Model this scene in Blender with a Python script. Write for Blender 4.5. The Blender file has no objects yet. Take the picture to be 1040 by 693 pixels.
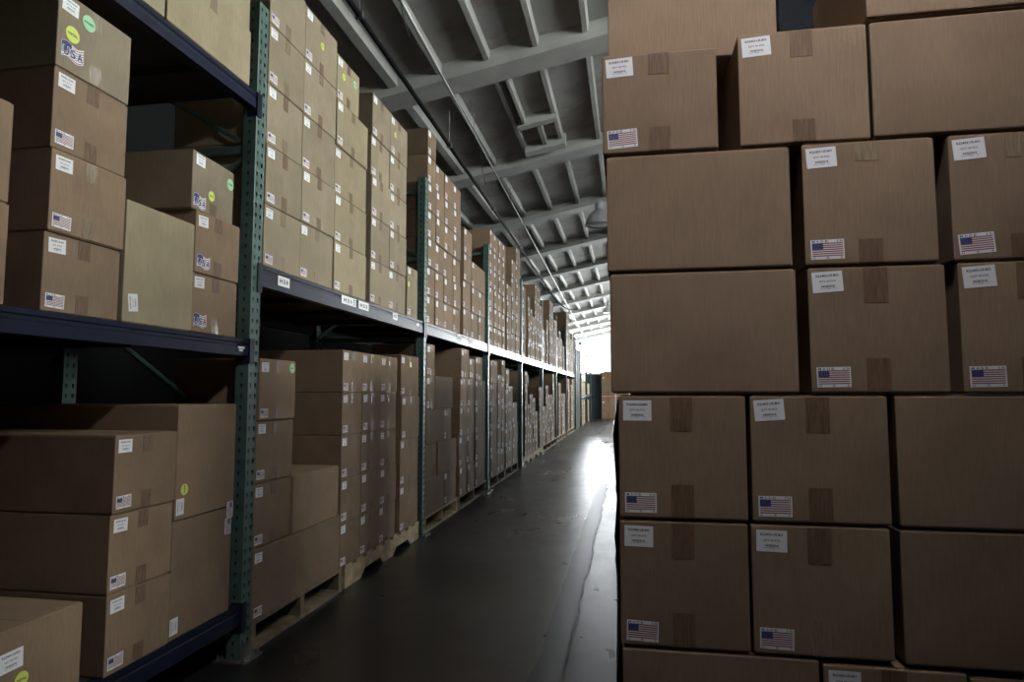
import bpy, bmesh, math, random
from mathutils import Vector, Matrix
random.seed(7)
R = math.radians
sc = bpy.context.scene
COL = sc.collection

# ------------------------------------------------------------------ materials
def node_mat(name):
    m = bpy.data.materials.new(name); m.use_nodes = True
    nt = m.node_tree; b = nt.nodes['Principled BSDF']
    return m, nt, b

def plain(name, col, rough=.6, metal=0., spec=.5, noise=0., scale=20., bump=0.):
    m, nt, b = node_mat(name)
    b.inputs['Roughness'].default_value = rough
    b.inputs['Metallic'].default_value = metal
    b.inputs['Specular IOR Level'].default_value = spec
    b.inputs['Base Color'].default_value = (*col, 1)
    if noise or bump:
        tc = nt.nodes.new('ShaderNodeTexCoord'); n = nt.nodes.new('ShaderNodeTexNoise')
        n.inputs['Scale'].default_value = scale; n.inputs['Detail'].default_value = 4
        nt.links.new(tc.outputs['Object'], n.inputs['Vector'])
        if noise:
            r = nt.nodes.new('ShaderNodeMapRange')
            r.inputs['From Min'].default_value = .3; r.inputs['From Max'].default_value = .7
            r.inputs['To Min'].default_value = 1 - noise; r.inputs['To Max'].default_value = 1 + noise
            nt.links.new(n.outputs['Fac'], r.inputs['Value'])
            mx = nt.nodes.new('ShaderNodeVectorMath'); mx.operation = 'SCALE'
            mx.inputs[0].default_value = col
            nt.links.new(r.outputs['Result'], mx.inputs['Scale'])
            nt.links.new(mx.outputs['Vector'], b.inputs['Base Color'])
        if bump:
            bp = nt.nodes.new('ShaderNodeBump'); bp.inputs['Strength'].default_value = bump
            bp.inputs['Distance'].default_value = .01
            nt.links.new(n.outputs['Fac'], bp.inputs['Height'])
            nt.links.new(bp.outputs['Normal'], b.inputs['Normal'])
    return m

def cardboard(name, col):
    m, nt, b = node_mat(name)
    b.inputs['Roughness'].default_value = .82
    b.inputs['Specular IOR Level'].default_value = .12
    tc = nt.nodes.new('ShaderNodeTexCoord'); oi = nt.nodes.new('ShaderNodeObjectInfo')
    off = nt.nodes.new('ShaderNodeVectorMath'); off.operation = 'ADD'
    cmb = nt.nodes.new('ShaderNodeMath'); cmb.operation = 'MULTIPLY'; cmb.inputs[1].default_value = 37.
    nt.links.new(oi.outputs['Random'], cmb.inputs[0])
    nt.links.new(tc.outputs['Object'], off.inputs[0]); nt.links.new(cmb.outputs[0], off.inputs[1])
    # fibres stretched along the flutes
    mp = nt.nodes.new('ShaderNodeMapping'); mp.inputs['Scale'].default_value = (260, 260, 22)
    nt.links.new(off.outputs[0], mp.inputs['Vector'])
    f = nt.nodes.new('ShaderNodeTexNoise'); f.inputs['Scale'].default_value = 1.; f.inputs['Detail'].default_value = 3
    nt.links.new(mp.outputs[0], f.inputs['Vector'])
    g = nt.nodes.new('ShaderNodeTexNoise'); g.inputs['Scale'].default_value = 7.; g.inputs['Detail'].default_value = 5
    nt.links.new(off.outputs[0], g.inputs['Vector'])
    def rng(src, lo, hi, a=.3, c=.7):
        r = nt.nodes.new('ShaderNodeMapRange'); r.inputs['From Min'].default_value = a; r.inputs['From Max'].default_value = c
        r.inputs['To Min'].default_value = lo; r.inputs['To Max'].default_value = hi
        nt.links.new(src, r.inputs['Value']); return r.outputs['Result']
    def mul(a, c):
        x = nt.nodes.new('ShaderNodeMath'); x.operation = 'MULTIPLY'
        nt.links.new(a, x.inputs[0]); nt.links.new(c, x.inputs[1]); return x.outputs[0]
    k = mul(mul(rng(f.outputs['Fac'], .91, 1.09), rng(g.outputs['Fac'], .9, 1.1)), rng(oi.outputs['Random'], .86, 1.1, 0, 1))
    mx = nt.nodes.new('ShaderNodeVectorMath'); mx.operation = 'SCALE'; mx.inputs[0].default_value = col
    nt.links.new(k, mx.inputs['Scale']); nt.links.new(mx.outputs['Vector'], b.inputs['Base Color'])
    bp = nt.nodes.new('ShaderNodeBump'); bp.inputs['Strength'].default_value = .18; bp.inputs['Distance'].default_value = .002
    nt.links.new(f.outputs['Fac'], bp.inputs['Height']); nt.links.new(bp.outputs['Normal'], b.inputs['Normal'])
    return m

def tape_mat(name, col, rough):
    m, nt, b = node_mat(name)
    tc = nt.nodes.new('ShaderNodeTexCoord')
    mp = nt.nodes.new('ShaderNodeMapping'); mp.inputs['Scale'].default_value = (230, 60, 25)
    oi = nt.nodes.new('ShaderNodeObjectInfo'); ad = nt.nodes.new('ShaderNodeVectorMath'); ad.operation = 'ADD'
    ml = nt.nodes.new('ShaderNodeMath'); ml.operation = 'MULTIPLY'; ml.inputs[1].default_value = 91
    nt.links.new(oi.outputs['Random'], ml.inputs[0]); nt.links.new(tc.outputs['Object'], ad.inputs[0]); nt.links.new(ml.outputs[0], ad.inputs[1])
    nt.links.new(ad.outputs[0], mp.inputs['Vector'])
    n = nt.nodes.new('ShaderNodeTexNoise'); n.inputs['Scale'].default_value = 1; n.inputs['Detail'].default_value = 5
    nt.links.new(mp.outputs[0], n.inputs['Vector'])
    cr = nt.nodes.new('ShaderNodeMapRange'); cr.inputs['From Min'].default_value = .35; cr.inputs['From Max'].default_value = .7
    cr.inputs['To Min'].default_value = .8; cr.inputs['To Max'].default_value = 1.25
    nt.links.new(n.outputs['Fac'], cr.inputs['Value'])
    sx = nt.nodes.new('ShaderNodeVectorMath'); sx.operation = 'SCALE'; sx.inputs[0].default_value = col
    nt.links.new(cr.outputs['Result'], sx.inputs['Scale']); nt.links.new(sx.outputs['Vector'], b.inputs['Base Color'])
    bp = nt.nodes.new('ShaderNodeBump'); bp.inputs['Strength'].default_value = .6; bp.inputs['Distance'].default_value = .003
    nt.links.new(n.outputs['Fac'], bp.inputs['Height']); nt.links.new(bp.outputs['Normal'], b.inputs['Normal'])
    b.inputs['Roughness'].default_value = rough
    b.inputs['Specular IOR Level'].default_value = .5 if rough < .3 else .2
    return m

M = {}
M['card'] = cardboard('brown_cardboard', (.235, .165, .112))
M['pale'] = cardboard('pale_cardboard', (.31, .258, .172))
M['tan'] = cardboard('tan_cardboard', (.268, .220, .158))
M['tape'] = tape_mat('brown_packing_tape', (.150, .094, .060), .5)
M['shiny'] = tape_mat('clear_packing_tape', (.25, .19, .13), .24)
M['white'] = plain('white_label_paper', (.82, .82, .86), .8, spec=.2)
M['ink'] = plain('black_ink', (.03, .03, .035), .6)
M['red'] = plain('red_ink', (.22, .045, .055), .6)
M['blue'] = plain('blue_ink', (.028, .034, .15), .6)
M['yellow'] = plain('yellow_sticker', (.62, .72, .12), .5)
M['greenst'] = plain('green_sticker', (.32, .62, .36), .5)
M['green'] = plain('green_rack_paint', (.070, .125, .112), .42, noise=.25, scale=14, bump=.05)
M['navy'] = plain('navy_beam_paint', (.008, .011, .028), .38, spec=.25, noise=.3, scale=9, bump=.06)
M['steel'] = plain('galvanised_steel', (.25, .25, .25), .4, .8, noise=.2)
M['deck'] = plain('dark_deck_and_slot_shade', (.03, .028, .026), .8)
M['wood'] = plain('pale_pallet_wood', (.42, .34, .22), .85, noise=.3, scale=16, bump=.3)
M['oldwood'] = plain('weathered_pallet_wood', (.17, .135, .085), .85, noise=.35, scale=16, bump=.3)
M['pipe'] = plain('galvanised_conduit', (.50, .51, .51), .55, .5)
M['dpipe'] = plain('black_iron_pipe', (.012, .012, .013), .95, .0, .08)
M['cable'] = plain('dark_cable', (.03, .03, .03), .7)
M['wrap'] = plain('black_film_and_shade', (.012, .014, .018), .8, spec=.2, bump=.6, scale=18)  # also stands for shade behind and above the right stack
M['shade'] = plain('spun_aluminium', (.55, .56, .58), .5, .2)
M['lens'] = plain('lamp_glass', (.75, .77, .8), .15)
M['roll'] = plain('dark_blue_steel_door', (.05, .065, .085), .5, .2, noise=.15, scale=5)
M['strap'] = plain('red_strapping', (.35, .03, .03), .5)
M['darkframe'] = plain('window_frame_paint', (.35, .36, .38), .5)

# painted concrete ceiling: pale paint with rusty stains
m, nt, b = node_mat('painted_concrete_ceiling'); M['ceil'] = m
b.inputs['Roughness'].default_value = .75
tc = nt.nodes.new('ShaderNodeTexCoord')
n1 = nt.nodes.new('ShaderNodeTexNoise'); n1.inputs['Scale'].default_value = .9; n1.inputs['Detail'].default_value = 9; n1.inputs['Roughness'].default_value = .7
nt.links.new(tc.outputs['Object'], n1.inputs['Vector'])
r1 = nt.nodes.new('ShaderNodeValToRGB')
r1.color_ramp.elements[0].position = .33; r1.color_ramp.elements[0].color = (.245, .20, .185, 1)
r1.color_ramp.elements[1].position = .52; r1.color_ramp.elements[1].color = (.365, .365, .365, 1)
nt.links.new(n1.outputs['Fac'], r1.inputs['Fac']); nt.links.new(r1.outputs['Color'], b.inputs['Base Color'])
M['rib'] = plain('painted_concrete_beam', (.35, .35, .335), .7, noise=.12, scale=3, bump=.1)
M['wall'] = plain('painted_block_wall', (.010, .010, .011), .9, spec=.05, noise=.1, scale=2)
M['farwall'] = plain('white_painted_wall', (.72, .74, .77), .8, noise=.05, scale=2)

# sealed concrete floor: dark, scuffed, glossy
m, nt, b = node_mat('sealed_concrete_floor'); M['floor'] = m
tc = nt.nodes.new('ShaderNodeTexCoord')
mp = nt.nodes.new('ShaderNodeMapping'); mp.inputs['Scale'].default_value = (1.0, .55, 1); nt.links.new(tc.outputs['Object'], mp.inputs['Vector'])
n1 = nt.nodes.new('ShaderNodeTexNoise'); n1.inputs['Scale'].default_value = 1.3; n1.inputs['Detail'].default_value = 9; n1.inputs['Roughness'].default_value = .62
n1.inputs['Distortion'].default_value = .2
n2 = nt.nodes.new('ShaderNodeTexNoise'); n2.inputs['Scale'].default_value = 9; n2.inputs['Detail'].default_value = 6
nt.links.new(mp.outputs[0], n1.inputs['Vector']); nt.links.new(mp.outputs[0], n2.inputs['Vector'])
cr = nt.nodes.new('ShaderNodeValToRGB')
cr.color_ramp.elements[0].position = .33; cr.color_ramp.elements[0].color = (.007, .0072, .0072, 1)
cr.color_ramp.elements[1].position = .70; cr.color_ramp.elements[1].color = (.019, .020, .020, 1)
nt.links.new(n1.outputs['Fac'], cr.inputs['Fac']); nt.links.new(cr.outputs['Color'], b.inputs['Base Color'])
ad = nt.nodes.new('ShaderNodeMath'); ad.operation = 'MULTIPLY_ADD'; ad.inputs[1].default_value = .35
nt.links.new(n2.outputs['Fac'], ad.inputs[0]); nt.links.new(n1.outputs['Fac'], ad.inputs[2])
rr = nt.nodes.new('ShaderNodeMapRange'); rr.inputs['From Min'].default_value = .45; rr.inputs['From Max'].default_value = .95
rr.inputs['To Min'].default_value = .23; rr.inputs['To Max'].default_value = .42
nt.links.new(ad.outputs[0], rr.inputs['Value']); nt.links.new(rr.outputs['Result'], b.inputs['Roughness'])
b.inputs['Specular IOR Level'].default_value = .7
bp = nt.nodes.new('ShaderNodeBump'); bp.inputs['Strength'].default_value = .12; bp.inputs['Distance'].default_value = .01
nt.links.new(n2.outputs['Fac'], bp.inputs['Height']); nt.links.new(bp.outputs['Normal'], b.inputs['Normal'])
M['patch'] = plain('patched_concrete', (.008, .0085, .009), .37, noise=.5, scale=5, bump=.12)
M['seam'] = plain('pale_joint_filler', (.10, .10, .095), .7, noise=.5, scale=12)

def emit(name, col, s):
    m, nt, b = node_mat(name)
    b.inputs['Emission Color'].default_value = (*col, 1); b.inputs['Emission Strength'].default_value = s
    b.inputs['Base Color'].default_value = (.8, .8, .8, 1)
    return m
M['pane'] = emit('daylit_window_pane', (.90, .95, 1.0), 100.)
M['pane2'] = emit('added_side_light_pane', (.95, 1.0, .94), 41.)  # glow of the added right-wall windows
M['bulb'] = emit('added_lamp_glow', (1.0, .98, .97), 560.)  # bulb of the lamp added above the camera

# ------------------------------------------------------------------ mesh helpers
class MB:
    def __init__(s): s.v = []; s.f = []; s.mi = []; s.mats = []
    def slot(s, m):
        if m not in s.mats: s.mats.append(m)
        return s.mats.index(m)
    def add(s, vs, fs, m):
        o = len(s.v); k = s.slot(m); s.v += [tuple(v) for v in vs]
        for f in fs: s.f.append([i + o for i in f]); s.mi.append(k)
    def box(s, x0, x1, y0, y1, z0, z1, m, xf=None):
        vs = [(x0,y0,z0),(x1,y0,z0),(x1,y1,z0),(x0,y1,z0),(x0,y0,z1),(x1,y0,z1),(x1,y1,z1),(x0,y1,z1)]
        if xf: vs = [xf(v) for v in vs]
        s.add(vs, [(0,3,2,1),(4,5,6,7),(0,1,5,4),(1,2,6,5),(2,3,7,6),(3,0,4,7)], m)
    def quad(s, vs, m): s.add(vs, [tuple(range(len(vs)))], m)
    def tube(s, pts, r, m, n=10):
        rings = []
        for i, p in enumerate(pts):
            p = Vector(p); a = Vector(pts[max(0, i-1)]); c = Vector(pts[min(len(pts)-1, i+1)])
            d = (c - a).normalized(); u = d.orthogonal().normalized() if not rings else None
            if rings:
                u = (lastu - d * lastu.dot(d)).normalized()
            w = d.cross(u); lastu = u
            rings.append([p + (u*math.cos(t) + w*math.sin(t))*r for t in [2*math.pi*j/n for j in range(n)]])
        vs = [v for g in rings for v in g]; fs = []
        for i in range(len(rings)-1):
            for j in range(n):
                fs.append((i*n+j, i*n+(j+1) % n, (i+1)*n+(j+1) % n, (i+1)*n+j))
        fs.append(tuple(reversed(range(n)))); fs.append(tuple((len(rings)-1)*n + j for j in range(n)))
        s.add(vs, fs, m)
    def lathe(s, prof, cx, cy, m, n=40):
        vs = []; fs = []
        for r, z in prof:
            for j in range(n):
                t = 2*math.pi*j/n; vs.append((cx + r*math.cos(t), cy + r*math.sin(t), z))
        for i in range(len(prof)-1):
            for j in range(n): fs.append((i*n+j, i*n+(j+1) % n, (i+1)*n+(j+1) % n, (i+1)*n+j))
        s.add(vs, fs, m)
    def mesh(s, name):
        me = bpy.data.meshes.new(name); me.from_pydata(s.v, [], s.f)
        for m in s.mats: me.materials.append(m)
        me.polygons.foreach_set('material_index', s.mi); me.update()
        return me
    def build(s, name, parent=None, smooth=False):
        me = s.mesh(name)
        if smooth:
            for p in me.polygons: p.use_smooth = True
        return link(name, me, parent)

def link(name, me, parent=None):
    o = bpy.data.objects.new(name, me); COL.objects.link(o)
    if parent: o.parent = parent
    return o
def tag(o, label=None, cat=None, group=None, kind=None):
    if label: o['label'] = label
    if cat: o['category'] = cat
    if group: o['group'] = group
    if kind: o['kind'] = kind
    return o
def empty(name, loc=(0, 0, 0)):
    o = bpy.data.objects.new(name, None); COL.objects.link(o); o.location = loc; o.empty_display_size = .1
    return o

# text as flat mesh triangles, x0.. centre, z up, facing -Y
_tc = {}
def text_geo(txt, bold=0.0):
    k = (txt, bold)
    if k not in _tc:
        cu = bpy.data.curves.new('lettering', 'FONT'); cu.body = txt; cu.size = 1; cu.align_x = 'LEFT'
        cu.resolution_u = 2; cu.offset = bold
        ob = bpy.data.objects.new('lettering', cu)
        me = bpy.data.meshes.new_from_object(ob)
        vs = [v.co.copy() for v in me.vertices]; fs = [tuple(p.vertices) for p in me.polygons]
        bpy.data.objects.remove(ob); bpy.data.curves.remove(cu); bpy.data.meshes.remove(me)
        x0 = min(v.x for v in vs); x1 = max(v.x for v in vs); y0 = min(v.y for v in vs); y1 = max(v.y for v in vs)
        _tc[k] = ([((v.x-x0)/(x1-x0), (v.y-y0)/(y1-y0)) for v in vs], fs)
    return _tc[k]
def put_text(mb, txt, x0, x1, z0, z1, y, m, bold=.015):
    vs, fs = text_geo(txt, bold)
    mb.add([(x0 + a*(x1-x0), y, z0 + c*(z1-z0)) for a, c in vs], fs, m)

# ------------------------------------------------------------------ stickers (local: x right, z up, faces -Y, origin bottom-left)
TH = .0006
def ship_label(w=.062, h=.045, text=True, rows=None):
    mb = MB(); mb.box(0, w, -TH, 0, 0, h, M['white'])
    y = -TH - .0002
    if text:
        put_text(mb, 'R22403-US-BO', w*.13, w*.87, h*.74, h*.86, y, M['ink'], .03)
        put_text(mb, 'QTY 30 PCS', w*.23, w*.77, h*.47, h*.57, y, M['ink'], .02)
        put_text(mb, '04/28/2018', w*.28, w*.72, h*.23, h*.335, y, M['ink'], .035)
        put_text(mb, 'Gross Weight: 11.79', w*.24, w*.77, h*.14, h*.20, y, M['ink'], .01)
    else:
        for a, c, z in ((.13, .87, .78), (.25, .75, .52), (.28, .72, .27)):
            mb.quad([(w*a, y, h*z), (w*c, y, h*z), (w*c, y, h*(z+.035)), (w*a, y, h*(z+.035))], M['ink'])
    return mb.mesh('shipping_label')
def flag_label(w=.068, h=.043, text=True):
    mb = MB(); mb.box(0, w, -TH, 0, 0, h, M['white'])
    y = -TH - .0002
    fx0, fx1, fz0, fz1 = w*.04, w*.96, h*.15, h*.83
    n = 13; st = (fz1-fz0)/n
    for i in range(0, n, 2):
        z1 = fz1 - i*st; x0 = fx0 + (fx1-fx0)*.36 if i < 6 else fx0
        mb.quad([(x0, y, z1-st), (fx1, y, z1-st), (fx1, y, z1), (x0, y, z1)], M['red'])
    cz = fz1 - 7*st; cx = fx0 + (fx1-fx0)*.36
    mb.quad([(fx0, y, cz), (cx, y, cz), (cx, y, fz1), (fx0, y, fz1)], M['blue'])
    if text:
        for i in range(5):
            for j in range(6):
                sx = fx0 + (cx-fx0)*(j+.5)/6; sz = cz + (fz1-cz)*(i+.5)/5; q = w*.006
                mb.quad([(sx-q, y-.0002, sz), (sx, y-.0002, sz-q), (sx+q, y-.0002, sz), (sx, y-.0002, sz+q)], M['white'])
        for i, ch in enumerate('MADE'): put_text(mb, ch, w*(.05+.13*i), w*(.13+.13*i), h*.855, h*.965, y, M['ink'], .01)
        for i, ch in enumerate('IN'): put_text(mb, ch, w*(.79+.085*i), w*(.80+.085*i) + w*(.012 if ch == 'I' else .065), h*.855, h*.965, y, M['ink'], .01)
        for xx, ch in ((.05, 'U'), (.46, 'S'), (.87, 'A')): put_text(mb, ch, w*xx, w*(xx+.07), h*.025, h*.13, y, M['ink'], .01)
    return mb.mesh('flag_label')
def usa_sticker(w=.085, h=.06):
    mb = MB(); y = -TH; N = 24
    def wave(t): return .09*h*math.sin(t*2*math.pi*1.1)
    def strip(t0, t1, a, c, m, dy):
        for i in range(N):
            u0 = t0 + (t1-t0)*i/N; u1 = t0 + (t1-t0)*(i+1)/N
            mb.quad([(w*u0, y-dy, h*a+wave(u0)), (w*u1, y-dy, h*a+wave(u1)), (w*u1, y-dy, h*c+wave(u1)), (w*u0, y-dy, h*c+wave(u0))], m)
    strip(0, 1, .1, .92, M['white'], 0); strip(.01, .45, .34, .9, M['blue'], .0002)
    for k in range(6): strip(.47 if k > 1 else .02, .99, .14+.13*k, .19+.13*k, M['red'], .0002)
    for i, ch in enumerate('USA'):
        x = w*(.06 + .31*i)
        put_text(mb, ch, x-.001, x+w*.27+.001, h*.2-.001, h*.7+.001, y-.0006, M['white'], .06)
        put_text(mb, ch, x+.001, x+w*.27-.001, h*.2+.001, h*.7-.001, y-.0010, M['blue'], .03)
    return mb.mesh('flag_sticker')
def round_sticker(m, txt, r=.026):
    mb = MB(); N = 32
    mb.add([(r*math.cos(2*math.pi*i/N), -TH, r*math.sin(2*math.pi*i/N)) for i in range(N)], [tuple(range(N))], m)
    if txt: put_text(mb, txt, -r*.72, r*.72, -r*.16, r*.16, -TH-.0003, M['ink'], .03)
    return mb.mesh('round_sticker')
MESH = dict(ship=ship_label(), shipfar=ship_label(.07, .052, False), flag=flag_label(), flagfar=flag_label(.07, .05, False),
            usa=usa_sticker(), yel=round_sticker(M['yellow'], 'PARTIAL'), yelp=round_sticker(M['yellow'], 'PARTIAL', .022),
            grn=round_sticker(M['greenst'], 'PASSED'), shipbig=ship_label(.075, .055), flagbig=flag_label(.078, .052))
PARTNAME = dict(ship='shipping_label', shipfar='shipping_label', shipbig='shipping_label', flag='flag_label', flagfar='flag_label', flagbig='flag_label',
                usa='flag_label', yel='round_sticker', yelp='round_sticker', grn='round_sticker')

# ------------------------------------------------------------------ cartons (local: front faces -Y, width +X, depth +Y, origin bottom front left)
_bc = {}
def carton_mesh(w, d, h, mat, seam='y'):
    k = (round(w, 3), round(d, 3), round(h, 3), mat.name, seam)
    if k in _bc: return _bc[k]
    bm = bmesh.new(); e = .0028; bev = .0035
    rnd = random.Random(hash(k[:3]) & 0xffff)
    def bx(x0, x1, y0, y1, z0, z1, b_):
        g = bmesh.ops.create_cube(bm, size=1)
        for v in g['verts']:
            v.co = Vector((x0 + (v.co.x+.5)*(x1-x0), y0 + (v.co.y+.5)*(y1-y0), z0 + (v.co.z+.5)*(z1-z0)))
        if b_:
            es = {ed for v in g['verts'] for ed in v.link_edges}
            bmesh.ops.bevel(bm, geom=list(es), offset=b_, segments=2, affect='EDGES', profile=.6)
    bx(0, w, 0, d, e, h-e, bev)
    for z0, z1 in ((h-e-.0005, h), (0, e+.0005)):
        if seam == 'y':
            bx(.006, w/2-.001, .005, d-.005, z0, z1, 0); bx(w/2+.001, w-.006, .005, d-.005, z0, z1, 0)
        else:
            bx(.006, w-.006, .005, d/2-.001, z0, z1, 0); bx(.006, w-.006, d/2+.001, d-.005, z0, z1, 0)
    me = bpy.data.meshes.new('cardboard_box'); bm.to_mesh(me); bm.free(); me.materials.append(mat)
    for p in me.polygons: p.use_smooth = False
    _bc[k] = me; return me
_tp = {}
def tape_mesh(w, h, ln, mat, top):
    k = (round(w, 3), round(h, 3), round(ln, 3), mat.name, top)
    if k in _tp: return _tp[k]
    mb = MB(); t = .0007; hw = .024 if w > .2 else w*.09
    if top: mb.box(w/2-hw, w/2+hw, -t, 0, h-.005-ln, h-.005, mat)
    else: mb.box(w/2-hw, w/2+hw, -t, 0, .005, .005+ln, mat)
    _tp[k] = mb.mesh('packing_tape'); return _tp[k]

FAR = None
def far_add(me, mat):
    o = len(FAR.v); FAR.v += [tuple(mat @ v.co) for v in me.vertices]
    for p in me.polygons:
        FAR.f.append([i + o for i in p.vertices]); FAR.mi.append(FAR.slot(me.materials[p.material_index]))
def carton(loc, w, d, h, face, label, group, mat='card', tape=(.07, .07), stick=(), yaw=0., seam='y', shiny=(0, 0)):
    """face: 'aisle' = front looks towards +X (rack loads); 'front' = front looks towards -Y."""
    if FAR is not None:
        T = Matrix.Translation(loc) @ Matrix.Rotation((R(90) if face == 'aisle' else 0) + R(yaw), 4, 'Z')
        far_add(carton_mesh(w, d, h, M[mat], seam), T)
        if tape:
            for top, ln in ((True, tape[0]), (False, tape[1])):
                if ln: far_add(tape_mesh(w, h, ln, M['tape'], top), T)
        for kind, x, z, rot in stick: far_add(MESH[kind], T @ Matrix.Translation((x, -.0001, z)))
        return None
    o = link('cardboard_box', carton_mesh(w, d, h, M[mat], seam))
    rz = (R(90) if face == 'aisle' else 0) + R(yaw)
    o.location = loc; o.rotation_euler = (0, 0, rz)
    tag(o, label, 'box', group)
    if tape:
        for top, ln in ((True, tape[0]), (False, tape[1])):
            if ln:
                mt = M['shiny'] if shiny[0 if top else 1] else M['tape']
                t = link('packing_tape', tape_mesh(w, h, ln, mt, top), o)
    for kind, x, z, rot in stick:
        s = link(PARTNAME[kind], MESH[kind], o)
        s.location = (x, -.0012 if kind in ('yel', 'yelp', 'grn') else -.0001, z); s.rotation_euler = (0, R(rot), 0)
        s.scale = (1, 1, 1)
    return o

ORD = ['lowest', 'second', 'third', 'fourth', 'fifth', 'sixth', 'seventh', 'eighth']
ORDB = ['first', 'second', 'third', 'fourth', 'fifth', 'sixth', 'seventh', 'eighth', 'ninth']
XF = -1.72       # plane of the rack's aisle face

def std_sticks(w, h, size='', jitter=True, flag='flag'):
    j = (lambda a: random.uniform(-a, a)) if jitter else (lambda a: 0)
    big = size
    lw, lh = {'': (.062, .045), 'far': (.07, .052), 'big': (.075, .055)}[big]
    fk = flag if flag == 'usa' else 'flag' + big
    return [('ship' + big, .012 + abs(j(.006)), h - lh - .014 - abs(j(.006)), j(2.5)),
            (fk, .012 + abs(j(.005)), .014 + abs(j(.006)), j(2))]

def column(bay, lvl, ci, y0, y1, zs, kind='std', mat='card', depth=.42, x=XF, size='', flag='flag', special=None, tapel=.06, note=''):
    """one stack of cartons on a rack level"""
    w = y1 - y0 - .004
    lvlname = {'u': 'upper', 'l': 'lower', 't': 'top'}[lvl]
    n = len(zs) - 1
    for k in range(n):
        h = zs[k+1] - zs[k]
        sp = (special or {}).get(k, {})
        kd = sp.get('kind', kind)
        look = {'std': 'labelled brown', 'plain': 'plain brown', 'onend': 'tall'}[kd]
        if mat == 'pale': look = look.replace('brown', 'tan')
        row = ORD[k] if not (k == n-1 and n > 1) else 'topmost'
        if n == 1: row = 'standing alone'
        lab = sp.get('label') or '%s carton on %s level, %s rack bay, %s stack%s, %s' % (look, lvlname, ORDB[bay], ORDB[ci], note, row if n == 1 else row + ' of it')
        st = []; tp = None
        if kd == 'std':
            st = std_sticks(w, h, size, flag=sp.get('flag', flag)); tp = (tapel, tapel)
        if 'stick' in sp: st = st + sp['stick']
        if 'only' in sp: st = sp['only']
        if 'tape' in sp: tp = sp['tape']
        jx = random.uniform(-.006, .006) + sp.get('dx', 0)
        carton((x + jx, y0 + .002 + sp.get('dy', 0), zs[k]), w, sp.get('depth', depth), h, 'aisle', lab,
               'boxes on the %s level of the %s rack bay' % (lvlname, ORDB[bay]), sp.get('mat', mat), tp, st,
               yaw=sp.get('yaw', random.uniform(-.35, .35)), shiny=(random.random() < sp.get('shine', .25 if lvl != 'l' and bay < 2 else .0), random.random() < sp.get('shine', .25 if lvl != 'l' and bay < 2 else .0)))

def steps(z0, h, n): return [z0 + h*i for i in range(n+1)]

# ------------------------------------------------------------------ setting
SL = .2
def sh(v): return (v[0], v[1], v[2] + SL*v[0])
def struct(o): o['kind'] = 'structure'; return o
X0, X1, Y0, Y1 = -4.6, 7.0, -4.0, 46.0
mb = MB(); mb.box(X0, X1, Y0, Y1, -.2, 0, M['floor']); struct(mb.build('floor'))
# long patched trench beside the right-hand stacks, with its joint
rnd = random.Random(3)
mb = MB(); N = 40; a = []; c = []
for i in range(N+1):
    y = 2.2 + (8.9-2.2)*(i/N)
    a.append((-.425 + rnd.uniform(-.012, .012), y)); c.append((-.292 + rnd.uniform(-.012, .012), y))
for i in range(N):
    mb.quad([(*a[i], .001), (*c[i], .001), (*c[i+1], .001), (*a[i+1], .001)], M['patch'])
    mb.quad([(c[i][0]-.004, c[i][1], .0016), (c[i][0]+.006, c[i][1], .0016), (c[i+1][0]+.006, c[i+1][1], .0016), (c[i+1][0]-.004, c[i+1][1], .0016)], M['seam'])
struct(mb.build('floor_trench_patch'))
mb = MB(); mb.box(X0, X1, Y0, Y1, 5.78, 5.98, M['ceil'], sh); struct(mb.build('ceiling'))
# transverse beams with chamfered haunches
def beam_mesh(y0, y1):
    m_ = MB(); zt, zb, c_ = 5.80, 5.60, .09
    prof = [(y0-c_, zt), (y0-.01, zb+.09), (y0, zb), (y1, zb), (y1+.01, zb+.09), (y1+c_, zt)]
    vs = [sh((X0, y, z)) for y, z in prof] + [sh((X1, y, z)) for y, z in prof]
    n = len(prof)
    m_.add(vs, [(i, i+1, n+i+1, n+i) for i in range(n-1)], M['rib']); return m_
for k in range(-3, 12):
    yy = 8.2 + 3.45*k
    struct(beam_mesh(yy-.42, yy).build('ceiling_beam'))
for k in range(-3, 13):
    xr = -2.93 + .615*k
    if xr < X0 + .2 or xr > X1 - .2: continue
    mb = MB()
    a_, c_ = (.085, .055) if k == 0 else (.055, .03)
    prof = [(xr-a_, 5.80), (xr-c_, 5.69), (xr+c_, 5.69), (xr+a_, 5.80)]
    vs = [sh((x, Y0, z)) for x, z in prof] + [sh((x, Y1, z)) for x, z in prof]
    mb.add(vs, [(i, i+1, 5+i, 4+i) for i in range(3)], M['rib']); struct(mb.build('ceiling_rib'))
# trimmed roof opening between the second and third beams
mb = MB()
xa, xb = -1.65, -1.04
mb.box(xa, xb, 9.75, 9.90, 5.62, 5.80, M['rib'], sh); mb.box(xa-.04, xb+.04, 10.78, 10.98, 5.60, 5.80, M['rib'], sh)
mb.box((xa+xb)/2-.035, (xa+xb)/2+.035, 9.9, 10.8, 5.66, 5.80, M['rib'], sh)
mb.box(xa+.09, xa+.13, 8.3, 9.75, 5.64, 5.80, M['rib'], sh)
struct(mb.build('ceiling_opening_trim'))

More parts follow.
